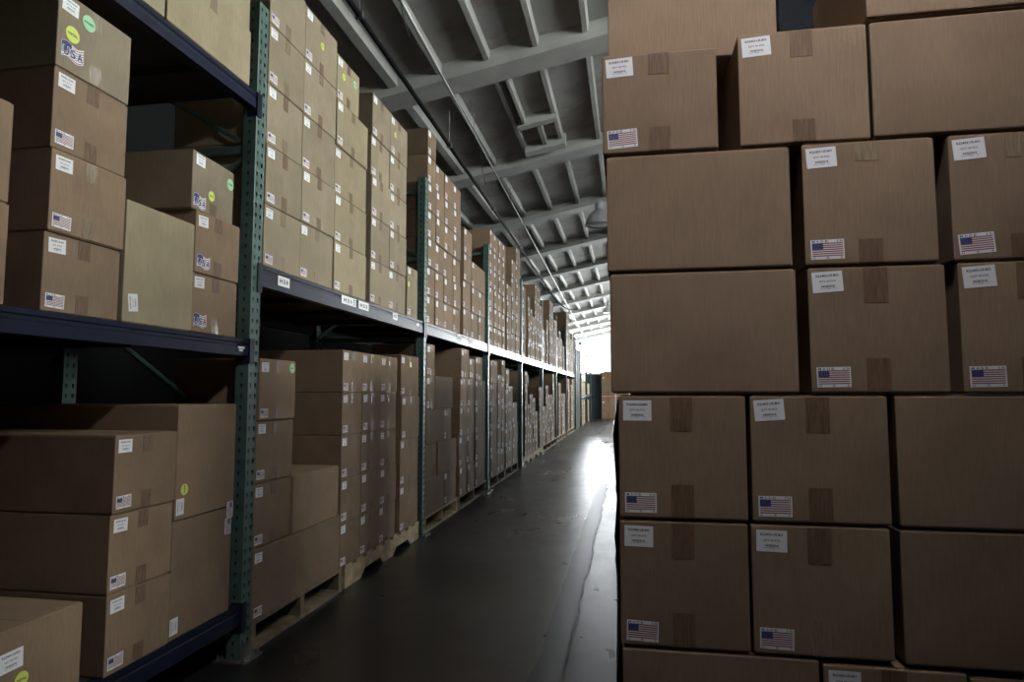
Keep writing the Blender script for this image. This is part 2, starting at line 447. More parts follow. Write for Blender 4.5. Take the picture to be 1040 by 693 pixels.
mb = MB(); mb.box(X0-.2, X0, Y0, Y1, 0, 7.4, M['wall']); struct(mb.build('wall_left'))
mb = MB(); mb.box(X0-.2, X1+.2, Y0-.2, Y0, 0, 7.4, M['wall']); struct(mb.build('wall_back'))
def wall_with_holes(name, axis, c0, c1, a0, a1, z0, z1, holes, m):
    """axis 'x': wall spans x a0..a1 at y c0..c1 ; axis 'y': spans y at x c0..c1"""
    mb = MB(); cur = a0
    def b(p, q, u, v):
        if axis == 'x': mb.box(p, q, c0, c1, u, v, m)
        else: mb.box(c0, c1, p, q, u, v, m)
    for (h0, h1, u, v) in holes:
        b(cur, h0, z0, z1); b(h0, h1, z0, u); b(h0, h1, v, z1); cur = h1
    b(cur, a1, z0, z1); return struct(mb.build(name))
FH = [(-3.6, -1.72, 2.62, 4.55), (-.95, 2.2, 2.62, 4.55), (3.0, 6.2, 2.62, 4.55)]
wall_with_holes('wall_far', 'x', Y1, Y1+.25, X0-.2, X1+.2, 0, 7.4, FH, M['farwall'])
RH = [(2.3, 6.1, 4.4, 6.6), (24., 31., 3.0, 5.0), (35., 43., .9, 3.2)]  # unseen windows, added to light the rack, far cartons and floor
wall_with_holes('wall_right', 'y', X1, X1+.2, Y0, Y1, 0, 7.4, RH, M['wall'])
wn = 0
for h0, h1, u, v in FH:
    wn += 1
    mb = MB(); n = max(2, round((h1-h0)/.8))
    mb.box(h0, h1, Y1+.17, Y1+.18, u, v, M['pane']); w_ = struct(mb.build('window_%d' % wn))
    mb = MB()
    for i in range(n+1):
        x = h0 + (h1-h0)*i/n; mb.box(x-.02, x+.02, Y1+.10, Y1+.16, u, v, M['darkframe'])
    for i in range(3):
        z = u + (v-u)*i/2; mb.box(h0, h1, Y1+.11, Y1+.15, z-.02, z+.02, M['darkframe'])
    mb.build('window_frame', w_)
for h0, h1, u, v in RH:
    wn += 1
    mb = MB(); mb.box(X1+.17, X1+.18, h0, h1, u, v, M['pane2']); w_ = struct(mb.build('window_%d' % wn))  # added light source, out of view
    mb = MB()
    for i in range(5):
        y = h0 + (h1-h0)*i/4; mb.box(X1+.10, X1+.16, y-.025, y+.025, u, v, M['darkframe'])
    for z in (u, (u+v)/2, v): mb.box(X1+.11, X1+.15, h0, h1, z-.025, z+.025, M['darkframe'])
    mb.build('window_frame', w_)

# ------------------------------------------------------------------ rack
PW, PD, RD = .075, .07, 1.05       # post width along the aisle, post depth, rack depth
def hole_strip(mb, org, u, n_, wid, height, pitch, hw, m):
    """sheet with a column of teardrop slots; org bottom corner, u direction across"""
    org = Vector(org); u = Vector(u); z = Vector((0, 0, 1))
    cells = int(height/pitch)
    hole = [(-.35, -1), (.35, -1), (.75, .2), (1, .7), (.6, 1.05), (-.6, 1.05), (-1, .7), (-.75, .2)]
    outer = [(0, 0), (1, 0), (1, .5), (1, .8), (1, 1), (0, 1), (0, .8), (0, .5)]
    for i in range(cells):
        b0 = i*pitch; ph = pitch if i < cells-1 else height - b0
        vs = [org + u*(a*wid) + z*(b0 + c*ph) for a, c in outer]
        vs += [org + u*(wid/2 + a*hw) + z*(b0 + ph*.5 + c*hw*1.25) for a, c in hole]
        mb.add(vs, [(j, (j+1) % 8, 8+(j+1) % 8, 8+j) for j in range(8)], m)
def post_mesh(h, front=1):
    """local: origin at floor, aisle face at x=0 (front) looking +X, body to -X; y 0..PW"""
    mb = MB(); g = M['green']; s = front
    hole_strip(mb, (0, .0, 0), (0, 1, 0), 0, PW/2, h, .05, .0085, g)
    hole_strip(mb, (0, PW/2, 0), (0, 1, 0), 0, PW/2, h, .05, .0085, g)
    for y in (0, PW):
        hole_strip(mb, (-s*PD, y, 0), (s, 0, 0), 0, PD, h, .05, .0075, g)
        mb.box(min(-s*PD, -s*PD+s*.004), max(-s*PD, -s*PD+s*.004), min(y, y+(.014 if y == 0 else -.014)), max(y, y+(.014 if y == 0 else -.014)), 0, h, g)
    # rolled corners
    for y in (0, PW): mb.tube([(-s*.0015, y, 0), (-s*.0015, y, h)], .003, g, 8)
    # dark core in the hollow post, its colour painting the shade behind the slots
    mb.box(min(-s*.012, -s*(PD-.006)), max(-s*.012, -s*(PD-.006)), .012, PW-.012, .002, h-.002, M['deck'])
    return mb.mesh('upright_post')
def base_mesh():
    mb = MB(); mb.box(-.11, .045, -.035, .11, 0, .008, M['steel'])
    for x, y in ((.03, -.02), (.03, .095), (-.095, -.02)):
        mb.lathe([(.009, .008), (.009, .016), (.005, .016), (.005, .03), (0, .03)], x, y, M['steel'], 8)
    mb.box(.002, .006, -.002, .08, .008, .07, M['steel'])
    return mb.mesh('base_plate')
def beam_m(L, h=.10, d=.045, m='navy'):
    mb = MB(); mm = M[m]
    prof = [(0, -h), (0, -.035), (-.004, -.031), (-.004, -.02), (0, -.016), (0, 0), (-.030, 0), (-.030, -.018), (-d, -.018), (-d, -h)]
    n = len(prof)
    vs = [(x, 0, z) for x, z in prof] + [(x, L, z) for x, z in prof]
    mb.add(vs, [(i, n+i, n+(i+1) % n, (i+1) % n) for i in range(n)] + [tuple(range(n)), tuple(reversed(range(n, 2*n)))], mm)
    for y0, y1 in ((0, .006), (L-.006, L)):
        mb.box(-d, .004, y0, y1, -h-.035, .005, mm)
    for y0, y1 in ((-.032, .006), (L-.006, L+.032)):
        mb.box(.0035, .0075, y0, y1, -h-.035, .005, mm)
    return mb.mesh('load_beam')
def brace_m(depth, horiz):
    mb = MB()
    if horiz: mb.box(-depth, 0, -.015, .015, -.02, .02, M['green'])
    return mb

def bin_label(parent, y, z, w, h, txt, small=None):
    mb = MB(); mb.box(0, .0008, 0, w, 0, h, M['white'])
    t = MB()
    if txt: put_text(t, txt, w*.14, w*(.86 if not small else .68), h*.28, h*.74, 0, M['ink'], .05)
    if small:
        for i, ch in enumerate(small): put_text(t, ch, w*.80, w*.92, h*(.70-.27*i), h*(.86-.27*i), 0, M['ink'], .03)
    # rotate the lettering to face the aisle: (x, y, z) -> (.0012, x, z)
    if t.v: mb.add([(.0012, v[0], v[2]) for v in t.v], t.f, M['ink'])
    o = link('bin_label', mb.mesh('bin_label'), parent); o.location = (.001, y, z); return o

def rack(name, label, ys, levels, hgt, deckdepth=RD):
    """ys: post start positions; levels: per bay list of (top z, beam h)"""
    root = empty(name, (XF, ys[0], 0)); tag(root, label, 'rack', 'pallet racking along the left of the aisle')
    pf, pb = post_mesh(hgt, 1), post_mesh(hgt, 1); bs = base_mesh()
    for y in ys:
        for x, me in ((0, pf), (-RD + PD, pb)):
            p = link('upright_post', me, root); p.location = (x, y - ys[0], 0)
            q = link('base_plate', bs, root); q.location = (x, y - ys[0], 0)
        # frame bracing: horizontals and diagonals
        zs = [.25, .95, 1.65, 2.35, hgt-.12]
        for i, z in enumerate(zs):
            mb = MB(); mb.box(-RD+PD+.002, -PD-.002, PW/2-.016, PW/2+.016, z-.018, z+.018, M['green'])
            o = mb.build('frame_brace', root); o.location = (0, y-ys[0], 0)
            if i < len(zs)-1:
                z2 = zs[i+1]; a0, a1 = (-PD-.002, -RD+PD+.002) if i % 2 else (-RD+PD+.002, -PD-.002)
                mb = MB(); mb.tube([(a0, PW/2, z+.03), (a1, PW/2, z2-.03)], .013, M['green'], 6)
                o = mb.build('frame_brace', root); o.location = (0, y-ys[0], 0)
    out = []
    for i in range(len(ys)-1):
        L = ys[i+1] - ys[i] - PW; bl = []
        for (zt, bh) in levels[i]:
            bm_ = beam_m(L, bh)
            f = link('load_beam', bm_, root); f.location = (.0, ys[i]+PW-ys[0], zt); bl.append(f)
            r_ = link('load_beam', bm_, root); r_.location = (-RD+.05, ys[i]+PW-ys[0], zt)
            mb = MB()
            mb.box(-RD+.052, -.046, .01, L-.01, -.014, 0, M['deck'])
            for k in range(4):
                yy = L*(k+.5)/4; mb.box(-RD+.052, -.046, yy-.02, yy+.02, -.05, -.014, M['deck'])
            d = mb.build('shelf_deck', root); d.location = (0, ys[i]+PW-ys[0], zt)
        out.append(bl)
    return root, out

P = 2.61
ys = [.155 + P*k for k in range(9)]        # post 1 stands at .155+2.61 = 2.765 .. 2.84
levels = [[(.25, .09), (1.435, .075), (2.61, .075)]] + [[(1.80, .10)] for _ in range(7)]
root, beams = rack('pallet_rack', 'long green and navy pallet rack lining the left side of the aisle', ys, levels, 3.07)
B = lambda bay: beams[bay][-1]
def bl(bay, beam, yw, z, w, h, txt, small=None):
    bin_label(beam, yw - (ys[bay]+PW), z, w, h, txt, small)
bl(1, B(1), 2.995, -.072, .115, .05, 'H 2 0')
bl(1, B(1), 3.735, -.062, .215, .052, 'H 2 1', '123')
bl(1, B(1), 3.99, -.062, .17, .052, 'H 2 2')
bl(1, B(1), 4.62, -.062, .10, .05, 'H23')
bl(1, B(1), 5.18, -.055, .06, .025, None)
bl(2, B(2), 6.48, -.068, .20, .058, 'H 2 4'); bl(2, B(2), 6.95, -.068, .20, .058, 'H 2 5')
bl(3, B(3), 9.45, -.068, .22, .058, 'H 2 6'); bl(3, B(3), 9.9, -.068, .22, .058, 'H 2 7')
mb = MB()
for r_, (q0, q1) in enumerate(((0, .05), (.008, .036))):
    mb.box(0, .0008, q0, q1, .010-.012*r_, .020-.012*r_, M['white'])
o = link('capacity_sticker', mb.mesh('capacity_sticker'), beams[0][1]); o.location = (.001, 2.675-(ys[0]+PW), -.055)

# ------------------------------------------------------------------ pallets
def pallet(y0, y1, style, mat, label, x=XF, depth=1.0, H=.14):
    root = empty('wooden_pallet', (x, y0, 0)); tag(root, label, 'pallet', 'wooden pallets under the floor level boxes')
    L = y1 - y0; m = M[mat]
    def part(nm, *b):
        mb = MB(); mb.box(*b, m); return mb.build(nm, root)
    if style == 'open':       # stringers end-on to the aisle, boards along the aisle
        n = 7; bw = .095
        for i in range(n):
            c = -.002 - (depth-bw)*i/(n-1); part('deck_board', c-bw, c, 0, L, H-.02, H)
        for c in (.0, L/2-.02, L-.04): part('stringer', -depth, -.006, c, c+.04, .018, H-.02)
        for c in (-.004, -depth/2+.05, -depth+.1): part('bottom_board', c-.1, c, 0, L, 0, .018)
    else:                     # notched stringer facing the aisle
        n = 9; bw = .1
        for i in range(n):
            c = (L-bw)*i/(n-1); part('deck_board', -depth, 0, c, c+bw, H-.02, H)
        for xx in (-.042, -depth/2-.02, -depth+.002):
            mb = MB()
            a = [0, .17, .22, .40, .45, .58, .63, .81, .86, 1.0]
            lo = [.0, .0, .05, .05, .0, .0, .05, .05, .0, .0]
            for i in range(9):
                v = [(xx, a[i]*L, lo[i]), (xx+.04, a[i]*L, lo[i]), (xx+.04, a[i+1]*L, lo[i+1]), (xx, a[i+1]*L, lo[i+1]),
                     (xx, a[i]*L, H-.02), (xx+.04, a[i]*L, H-.02), (xx+.04, a[i+1]*L, H-.02), (xx, a[i+1]*L, H-.02)]
                mb.add(v, [(0, 3, 2, 1), (4, 5, 6, 7), (1, 2, 6, 5), (3, 0, 4, 7)] + ([(0, 1, 5, 4)] if i == 0 else []) + ([(2, 3, 7, 6)] if i == 8 else []), m)
            mb.build('stringer', root)
    return root
pallet(2.86, 3.83, 'open', 'oldwood', 'weathered brown pallet under the wide carton beside nearest green post')
pallet(3.87, 5.30, 'notched', 'wood', 'pale notched pallet under the stacks in second rack bay')
pallet(5.47, 6.56, 'open', 'wood', 'pale open pallet, first in the third rack bay')
pallet(6.60, 7.92, 'open', 'oldwood', 'weathered pallet, second in the third rack bay')
pallet(8.12, 9.14, 'open', 'oldwood', 'weathered pallet, first in the fourth rack bay')
pallet(9.16, 10.22, 'open', 'oldwood', 'weathered pallet, second in the fourth rack bay')
pallet(10.75, 11.85, 'notched', 'wood', 'pale notched pallet, first in the fifth rack bay')
pallet(11.88, 13.19, 'notched', 'wood', 'pale notched pallet, second in the fifth rack bay')
pallet(13.30, 14.6, 'open', 'wood', 'pallet, first in the sixth rack bay')
pallet(14.62, 15.75, 'open', 'wood', 'pallet, second in the sixth rack bay')
pallet(16.0, 17.0, 'open', 'wood', 'pallet, first in the seventh rack bay')
pallet(17.05, 18.2, 'open', 'wood', 'pallet, second in the seventh rack bay')
pallet(18.7, 19.7, 'open', 'wood', 'pallet, first in the eighth rack bay')
pallet(19.75, 20.9, 'open', 'wood', 'pallet, second in the eighth rack bay')

# ------------------------------------------------------------------ rack loads: first bay (nearest)
S = std_sticks
column(0, 'l', 0, 1.50, 1.883, [.25, .53], depth=.6, tapel=0, special={0: dict(kind='plain', label='dim carton bottom left with slanted white label and yellow PARTIAL sticker',
       only=[('shipbig', .10, .16, -2), ('yelp', .172, .125, 0)])})
column(0, 'l', 5, .95, 1.46, [.25, .62, .99, 1.33], 'plain', depth=.8, note=' added unseen')  # out of view, added to keep stray light off the next stacks
column(0, 'u', 5, .66, 1.20, [1.435, 1.73, 2.02], 'plain', depth=.8, note=' added unseen')  # out of view, added as a light blocker like the stack below
column(0, 'l', 1, 1.975, 2.287, [.25, .515, .78, 1.046], depth=.75)
column(0, 'l', 2, 2.291, 2.676, [.25, .70, 1.143], 'onend', depth=.9, special={
    0: dict(kind='plain', label='tall plain carton standing on end below another beside nearest green post', only=[('ship', .052, .02, -90), ('flag', .335, .40, 90)], tape=None),
    1: dict(kind='plain', label='tall carton on end with yellow sticker, top of pair by nearest post', only=[('ship', .052, .02, -90), ('flag', .335, .02, 90), ('yelp', .05, .115, 90)], tape=None)})
column(0, 'u', 0, 1.24, 1.552, [1.435, 1.725, 2.018], depth=.5)
column(0, 'u', 1, 1.668, 1.972, [1.435, 1.680, 1.937, 2.196, 2.447], depth=.55, special={
    3: dict(kind='plain', label='carton with green and yellow round stickers, topmost of its four-high stack', mat='tan', tape=(.06, .06), shine=1.,
            only=[('ship', .012, .19, 2), ('grn', .115, .196, 0), ('yel', .055, .125, 0), ('usa', .018, .035, -2)])})
column(0, 'u', 2, 1.978, 2.348, [1.435, 1.868], 'onend', 'pale', depth=.5, special={0: dict(kind='plain', only=[('ship', .075, .045, -97)],
       label='pale tan carton standing on end, small tilted label low on it', tape=None)})
usa = dict(flag='usa', yaw=0)
column(0, 'u', 3, 2.352, 2.66, [1.435, 1.678, 1.935, 2.178], depth=.5, flag='usa', special={
    0: dict(flag='usa', yaw=0, label='carton with USA flag sticker, lowest beside nearest green post'),
    1: dict(flag='usa', yaw=0, label='carton with USA flag sticker, middle of three beside nearest post'),
    2: dict(kind='plain', yaw=3.2, dx=.0, dy=-.028, tape=(0, .05), mat='tan', label='slightly turned carton with USA sticker, yellow and green round stickers',
            only=[('ship', .022, .188, 1), ('usa', .012, .008, 0), ('yelp', .135, .085, 0), ('grn', .275, .18, 0)])})
column(0, 'u', 4, 2.40, 2.70, [1.435, 1.70, 1.99, 2.25], 'plain', depth=.35, x=XF-.62, note=' behind')
column(0, 't', 0, 1.70, 2.127, [2.61, 2.92], 'plain', 'pale', depth=.5)
column(0, 't', 1, 2.134, 2.695, [2.61, 2.875, 3.14], 'plain', 'pale', depth=.5, special={
    0: dict(tape=(.06, .0), shine=1., label='wide tan carton on top level beside post, lower one'), 1: dict(label='wide tan carton on top level beside post, upper one')})

# second bay, upper
column(1, 'u', 0, 2.848, 3.205, [1.80, 2.105, 2.405, 2.71, 3.015, 3.33], mat='tan', size='', depth=.5, special={k: dict(shine=.8, tape=(.07, .07)) for k in range(5)})
column(1, 'u', 1, 3.209, 3.608, [1.80, 2.11, 2.405, 2.71, 3.02, 3.325], mat='tan', depth=.5, special={
    4: dict(stick=[('yelp', .20, .17, 0)], label='carton with round yellow sticker topping the second stack, second rack bay')})
z3 = [1.80, 2.10, 2.391, 2.69, 2.98, 3.262]
column(1, 'u', 2, 3.613, 4.095, z3[:5], mat='pale', depth=.5)
column(1, 'u', 3, 3.613, 3.945, z3[4:], mat='pale', depth=.45, special={0: dict(kind='plain', tape=(.06, .06), label='tan carton with two round stickers crowning the wide third stack',
       only=[('ship', .012, .22, 0), ('yelp', .09, .17, 0), ('grn', .26, .20, 0), ('flag', .012, .015, 0)])})
z4 = [1.80, 2.10, 2.405, 2.69, 2.975, 3.275]
column(1, 'u', 4, 4.172, 4.53, z4, mat='tan', depth=.5)
column(1, 'u', 5, 4.534, 4.90, z4, mat='tan', depth=.5, special={4: dict(stick=[('yelp', .09, .17, 0)], label='carton with yellow sticker topping the tall stack before low pale carton')})
column(1, 'u', 6, 4.945, 5.21, [1.80, 2.205], mat='pale', depth=.45, special={0: dict(stick=[('yelp', .035, .26, 0)], label='low pale carton standing alone just before the second green post')})
# second bay, lower
column(1, 'l', 0, 2.852, 3.196, [.765, 1.058, 1.356], depth=.45, special={1: dict(stick=[('grn', .30, .26, 0)], label='carton with pale green round sticker, highest right of the nearest post')})
column(1, 'l', 1, 2.846, 3.196, [.465, .763], depth=.5, special={0: dict(label='labelled carton sitting on the wide carton right of nearest post')})
column(1, 'l', 2, 3.200, 3.745, [.465, .760], 'plain', depth=.62, special={0: dict(yaw=0, label='plain wide carton with bare top beside four-high labelled stack')})
column(1, 'l', 3, 2.846, 3.775, [.14, .463], depth=.75, special={0: dict(yaw=0, tape=None, label='very wide carton lying on the weathered pallet behind nearest post',
       ), })
zc = [.14, .403, .668, .932, 1.194, 1.456]
for i, (a, c) in enumerate(((3.775, 4.075), (4.079, 4.405), (4.409, 4.735))):
    column(1, 'l', 4+i, a, c, zc, depth=.68)
column(1, 'l', 7, 4.83, 5.262, [.14, .485, .833, 1.167, 1.488], depth=.62, special={3: dict(stick=[('yelp', .22, .25, 0)], label='labelled carton with yellow sticker, highest beside the second green post')})

# third bay
zA = [1.80, 2.047, 2.30, 2.557, 2.805, 3.052, 3.305]
for i, (a, c) in enumerate(((5.455, 5.70), (5.704, 5.98), (5.984, 6.312), (6.316, 6.60))):
    column(2, 'u', i, a, c, zA + ([3.545] if i == 0 else []), size='far', depth=.6)
column(2, 'u', 4, 6.73, 7.085, [1.80, 2.10, 2.395, 2.69, 2.97], size='far', depth=.6)
column(2, 'u', 5, 7.10, 7.44, [1.80, 2.09, 2.385], size='far')
column(2, 'u', 6, 7.46, 7.80, [1.80, 2.09, 2.385], size='far')
column(2, 'u', 7, 7.10, 7.78, [2.385, 2.67], size='far', depth=.42, special={0: dict(label='wide carton bridging two short stacks before the third green post')})
column(2, 'l', 0, 5.46, 5.70, [1.045, 1.34, 1.62], 'std', size='far', depth=.5)
column(2, 'l', 1, 5.71, 6.30, [1.045, 1.345], 'plain', depth=.5, special={0: dict(label='broad plain carton, fourth layer up just right of second post')})
column(2, 'l', 1, 5.46, 6.02, [.745, 1.045], 'plain', depth=.5, special={0: dict(label='broad plain carton, third layer up just right of second post')})
column(2, 'l', 2, 6.03, 6.30, [.745, 1.045], size='far', depth=.5, special={0: dict(label='narrow labelled carton, third layer up beside the tall labelled pair')})
column(2, 'l', 1, 5.46, 5.81, [.445, .745], 'plain', depth=.5, special={0: dict(label='plain carton, second layer up just right of second green post')})
column(2, 'l', 2, 5.82, 6.48, [.445, .745], 'plain', depth=.5, special={0: dict(label='broad plain carton, second layer up under the narrow labelled one')})
column(2, 'l', 1, 5.46, 6.04, [.14, .445], 'plain', depth=.5, special={0: dict(label='broad plain carton resting on pale pallet right of second post')})
column(2, 'l', 2, 6.05, 6.48, [.14, .445], size='far', depth=.5, special={0: dict(label='labelled carton on pale pallet, next to the broad plain one')})
zG = [.14, .437, .744, 1.045, 1.35]
column(2, 'l', 3, 6.61, 6.925, zG, size='far', depth=.6); column(2, 'l', 4, 6.93, 7.262, zG, size='far', depth=.6)
column(2, 'l', 3, 6.65, 6.985, [1.35, 1.66], size='far', depth=.62, special={0: dict(label='dark sided carton raised highest on the third rack bay floor stacks')})
column(2, 'l', 4, 6.99, 7.262, [1.35, 1.57], size='far', special={0: dict(label='small carton beside the highest one on third bay floor stacks')})
column(2, 'l', 5, 7.33, 7.86, [.14, .425, .73, 1.04, 1.34], size='far', depth=.5)
column(2, 'l', 5, 7.335, 7.68, [1.34, 1.61], size='far', depth=.5, special={0: dict(label='narrow carton on wide stack just before the third green post')})

def cols(bay, lvl, specs, z0, **kw):
    for i, (a, c, zt, n) in enumerate(specs):
        column(bay, lvl, i, a, c, steps(z0, (zt-z0)/n, n), size='far', depth=.55, **kw)
cols(3, 'u', [(8.07, 8.35, 3.28, 6), (8.355, 8.64, 3.28, 6), (8.645, 8.93, 3.28, 6), (8.935, 9.15, 3.28, 6), (9.26, 9.65, 2.78, 4), (9.66, 10.02, 3.22, 5), (10.05, 10.44, 3.48, 6)], 1.80)
cols(4, 'u', [(10.70, 11.06, 2.98, 4), (11.32, 11.56, 2.89, 4), (11.57, 11.81, 2.70, 3), (11.84, 12.14, 2.6, 3), (12.17, 12.52, 3.24, 5), (12.53, 12.88, 3.24, 5), (12.9, 13.17, 2.94, 4)], 1.80)
cols(5, 'u', [(13.32, 13.70, 2.50, 3), (13.9, 14.25, 2.77, 4), (14.45, 14.83, 3.26, 5), (14.84, 15.22, 3.26, 5), (15.30, 15.72, 2.92, 4)], 1.80)
cols(3, 'l', [(8.14, 8.57, 1.61, 5), (8.60, 8.86, 1.44, 4), (8.88, 9.13, 1.65, 5), (9.17, 9.45, 1.53, 5), (9.46, 9.77, 1.29, 4), (9.78, 10.18, 1.05, 3)], .14)
cols(4, 'l', [(10.97, 11.24, 1.56, 5), (11.26, 11.46, 1.0, 3), (11.47, 11.83, 1.17, 4), (11.90, 12.2, 1.10, 4), (12.21, 12.5, .85, 3), (12.73, 13.17, 1.31, 4)], .14)
FAR = MB()
cols(6, 'u', [(15.95, 16.4, 2.57, 3), (16.43, 16.85, 2.76, 3), (16.86, 17.28, 2.60, 3), (17.45, 17.85, 2.45, 2)], 1.80)
cols(7, 'u', [(18.55, 18.88, 3.49, 6), (18.89, 19.22, 3.49, 6), (19.32, 19.72, 3.03, 4), (19.78, 20.2, 2.82, 4), (20.3, 20.8, 3.03, 4)], 1.80)
cols(5, 'l', [(13.32, 13.7, .92, 3), (13.75, 14.20, 1.35, 4), (14.25, 14.59, 1.16, 4), (14.64, 14.95, 1.16, 4), (14.98, 15.36, 1.63, 5)], .14)
cols(6, 'l', [(16.31, 16.84, 1.45, 5), (17.06, 17.45, 1.18, 4), (17.47, 17.95, 1.18, 4)], .14)
cols(7, 'l', [(18.84, 19.35, 1.60, 5), (19.76, 20.2, 1.45, 4), (20.22, 20.8, 1.62, 5)], .14)

# ------------------------------------------------------------------ second, lower rack at the far end of the aisle
ys2 = [21.75, 24.15, 27.6, 30.6]
XS = XF; 
root2, _b2 = rack('pallet_rack', 'second pallet rack with low shelf near the bright far wall', ys2, [[(2.9, .1)], [(1.14, .10)], [(1.14, .10)]], 3.05)
# black wrapped load standing in its first bay
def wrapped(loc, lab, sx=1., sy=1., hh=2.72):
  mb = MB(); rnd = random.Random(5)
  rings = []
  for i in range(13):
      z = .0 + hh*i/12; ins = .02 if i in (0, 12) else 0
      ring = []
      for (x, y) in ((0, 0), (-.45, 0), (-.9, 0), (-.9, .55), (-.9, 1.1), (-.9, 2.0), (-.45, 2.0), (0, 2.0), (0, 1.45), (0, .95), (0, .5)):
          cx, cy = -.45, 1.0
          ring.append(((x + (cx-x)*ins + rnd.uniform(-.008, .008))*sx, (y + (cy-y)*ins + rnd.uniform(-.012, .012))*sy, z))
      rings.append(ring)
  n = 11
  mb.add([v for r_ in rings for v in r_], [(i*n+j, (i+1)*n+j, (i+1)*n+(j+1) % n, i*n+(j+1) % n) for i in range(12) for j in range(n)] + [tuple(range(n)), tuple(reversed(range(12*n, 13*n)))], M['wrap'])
  o = mb.build('wrapped_load_or_shade'); o.location = loc
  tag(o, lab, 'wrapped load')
wrapped((XF-.03, 21.95, 0), 'tall dark film-wrapped load standing at end of the long rack')
k = 0
for (a, c, zs) in ((24.4, 24.9, [1.14, 1.45, 1.75]), (25.0, 25.6, [1.14, 1.6]), (25.75, 26.3, [1.14, 1.6]), (27.8, 28.4, [1.14, 1.6]), (28.6, 29.2, [1.14, 1.6])):
    for q in range(len(zs)-1):
        carton((XF, a, zs[q]), c-a, .6, zs[q+1]-zs[q], 'aisle', 'carton on low shelf of the far second rack, %s stack, %s' % (ORDB[k], 'topmost' if q == len(zs)-2 else ORD[q]), 'boxes on the low shelf of the far rack', 'pale', (.06, .06), std_sticks(c-a, .4, 'far'))
    k += 1
k = 0
for (a, c, zs) in ((24.5, 25.2, [0, .45, .9]), (25.4, 26.1, [0, .45, .9]), (28., 28.7, [0, .45, .9])):
    for q in range(2):
        carton((XF, a, zs[q]), c-a, .6, .45, 'aisle', 'carton on the floor under the far second rack, %s stack, %s' % (ORDB[k], ('lower', 'upper')[q]), 'boxes on the floor under the far rack', 'card', (.06, .06), std_sticks(c-a, .4, 'far'))
    k += 1
o = FAR.build('cardboard_box'); FAR = None
tag(o, 'many small far cartons filling the last rack bays before the bright wall', 'box', 'boxes in the last rack bays', 'stuff')
# dark steel door panel and strapped cartons where the aisle ends
mb = MB(); mb.box(-1.95, -1.32, 31.3, 31.36, .0, 2.08, M['roll'])
for i in range(12): mb.box(-1.95, -1.32, 31.285, 31.302, .10+.165*i, .13+.165*i, M['roll'])
mb.box(-1.97, -1.93, 31.27, 31.38, 0, 2.12, M['roll']); mb.box(-1.34, -1.28, 31.27, 31.38, 0, 2.12, M['roll'])
o = mb.build('steel_door_panel'); tag(o, 'dark blue-grey ribbed steel panel standing across the aisle end', 'panel')
for i, x in enumerate((-1.27, -.62, .03)):
    for q, (z0, h) in enumerate(((0.02, 1.02), (1.05, 1.13))):
        c = carton((x, 31.1, z0), .62, .8, h, 'front', 'big strapped carton across aisle end, %s row, %s from the steel panel' % (('lower', 'upper')[q], ORDB[i]), 'big strapped cartons across the aisle end', 'card', (.3, .3), [('shipfar', .05, h-.3, 0)])
        mb = MB(); mb.box(-.002, .622, -.004, 0, h*.93, h*.93+.03, M['strap']); mb.build('red_strap', c)
mb = MB(); mb.box(-1.27, .65, 31.1, 31.9, 0, .02, M['oldwood']); o = mb.build('plywood_sheet'); tag(o, 'thin plywood sheet under the strapped cartons across aisle end', 'board')

# ------------------------------------------------------------------ right-hand stacks, front faces towards the camera
YR = 1.5
def rbox(x0, x1, z0, z1, y, label, kind='std', yaw=0, depth=.40, mat='card', tape=(.075, .07), rot=(0, 0), seam='y', shiny=(0, 0)):
    w, h = x1-x0, z1-z0
    if kind == 'std':
        st = [('ship', .010, h-.045-.012, rot[0]), ('flag', .012, .013, rot[1])]
    elif kind == 'lab': st = [('ship', .010, h-.045-.012, rot[0])]
    else: st = []; tape = None
    return carton((x0, y, z0), w, depth, h, 'front', label, 'boxes stacked to the right of the aisle', mat, tape, st, yaw=yaw, seam=seam, shiny=shiny)
rbox(-.052, .206, 1.740, 1.980, YR, 'square carton with flag label at the stack top beside the ceiling view', tape=(.05, .055), rot=(-3, -3), yaw=.5)
rbox(.253, .524, 1.740, 2.003, YR+.002, 'carton with only a white label, top row between gap and plain carton', kind='lab', yaw=0, rot=(-3, 0), tape=(.06, .05))
rbox(.530, .932, 1.742, 2.003, YR, 'plain wide carton at upper right, above two flagged cartons', 'plain', seam='x')
rbox(-.040, .362, 2.006, 2.275, YR+.105, 'plain carton highest at left of the stack, set back bridging a gap', 'plain', seam='x', depth=.275)
rbox(.526, .93, 2.012, 2.28, YR+.001, 'plain carton cut off by top right corner of the photo', 'plain', seam='x')
rbox(-.045, .355, 1.465, 1.735, YR, 'plain wide carton, upper of two beside the aisle', 'plain', seam='x')
rbox(.381, .646, 1.465, 1.737, YR, 'flagged carton with glossy crinkled tape below the upper right plain carton', rot=(-3, -1), shiny=(1, 0), tape=(.04, .05))
rbox(.674, .938, 1.465, 1.737, YR, 'flagged carton cut by right edge, upper of two', rot=(-4, -4), shiny=(1, 0), tape=(.05, .05))
rbox(-.040, .360, 1.189, 1.461, YR, 'plain wide carton, lower of two beside the aisle', 'plain', seam='x')
rbox(.384, .655, 1.189, 1.462, YR, 'flagged carton right of the lower plain wide carton', rot=(-3, -1))
rbox(.680, .945, 1.189, 1.464, YR, 'flagged carton cut by right edge, lower of two', rot=(-4, -1))
rbox(-.024, .248, .915, 1.186, YR, 'flagged carton beside the aisle, just under the lower plain wide one', rot=(0, 0))
rbox(.257, .532, .915, 1.186, YR, 'flagged carton with crooked label, middle of its row at eye level', rot=(-4, 0))
rbox(.547, .95, .913, 1.186, YR, 'plain dark wide carton at right edge, upper of two', 'plain', seam='x')
rbox(-.025, .246, .642, .912, YR, 'flagged carton beside the aisle, second above the picture bottom', rot=(1, 2))
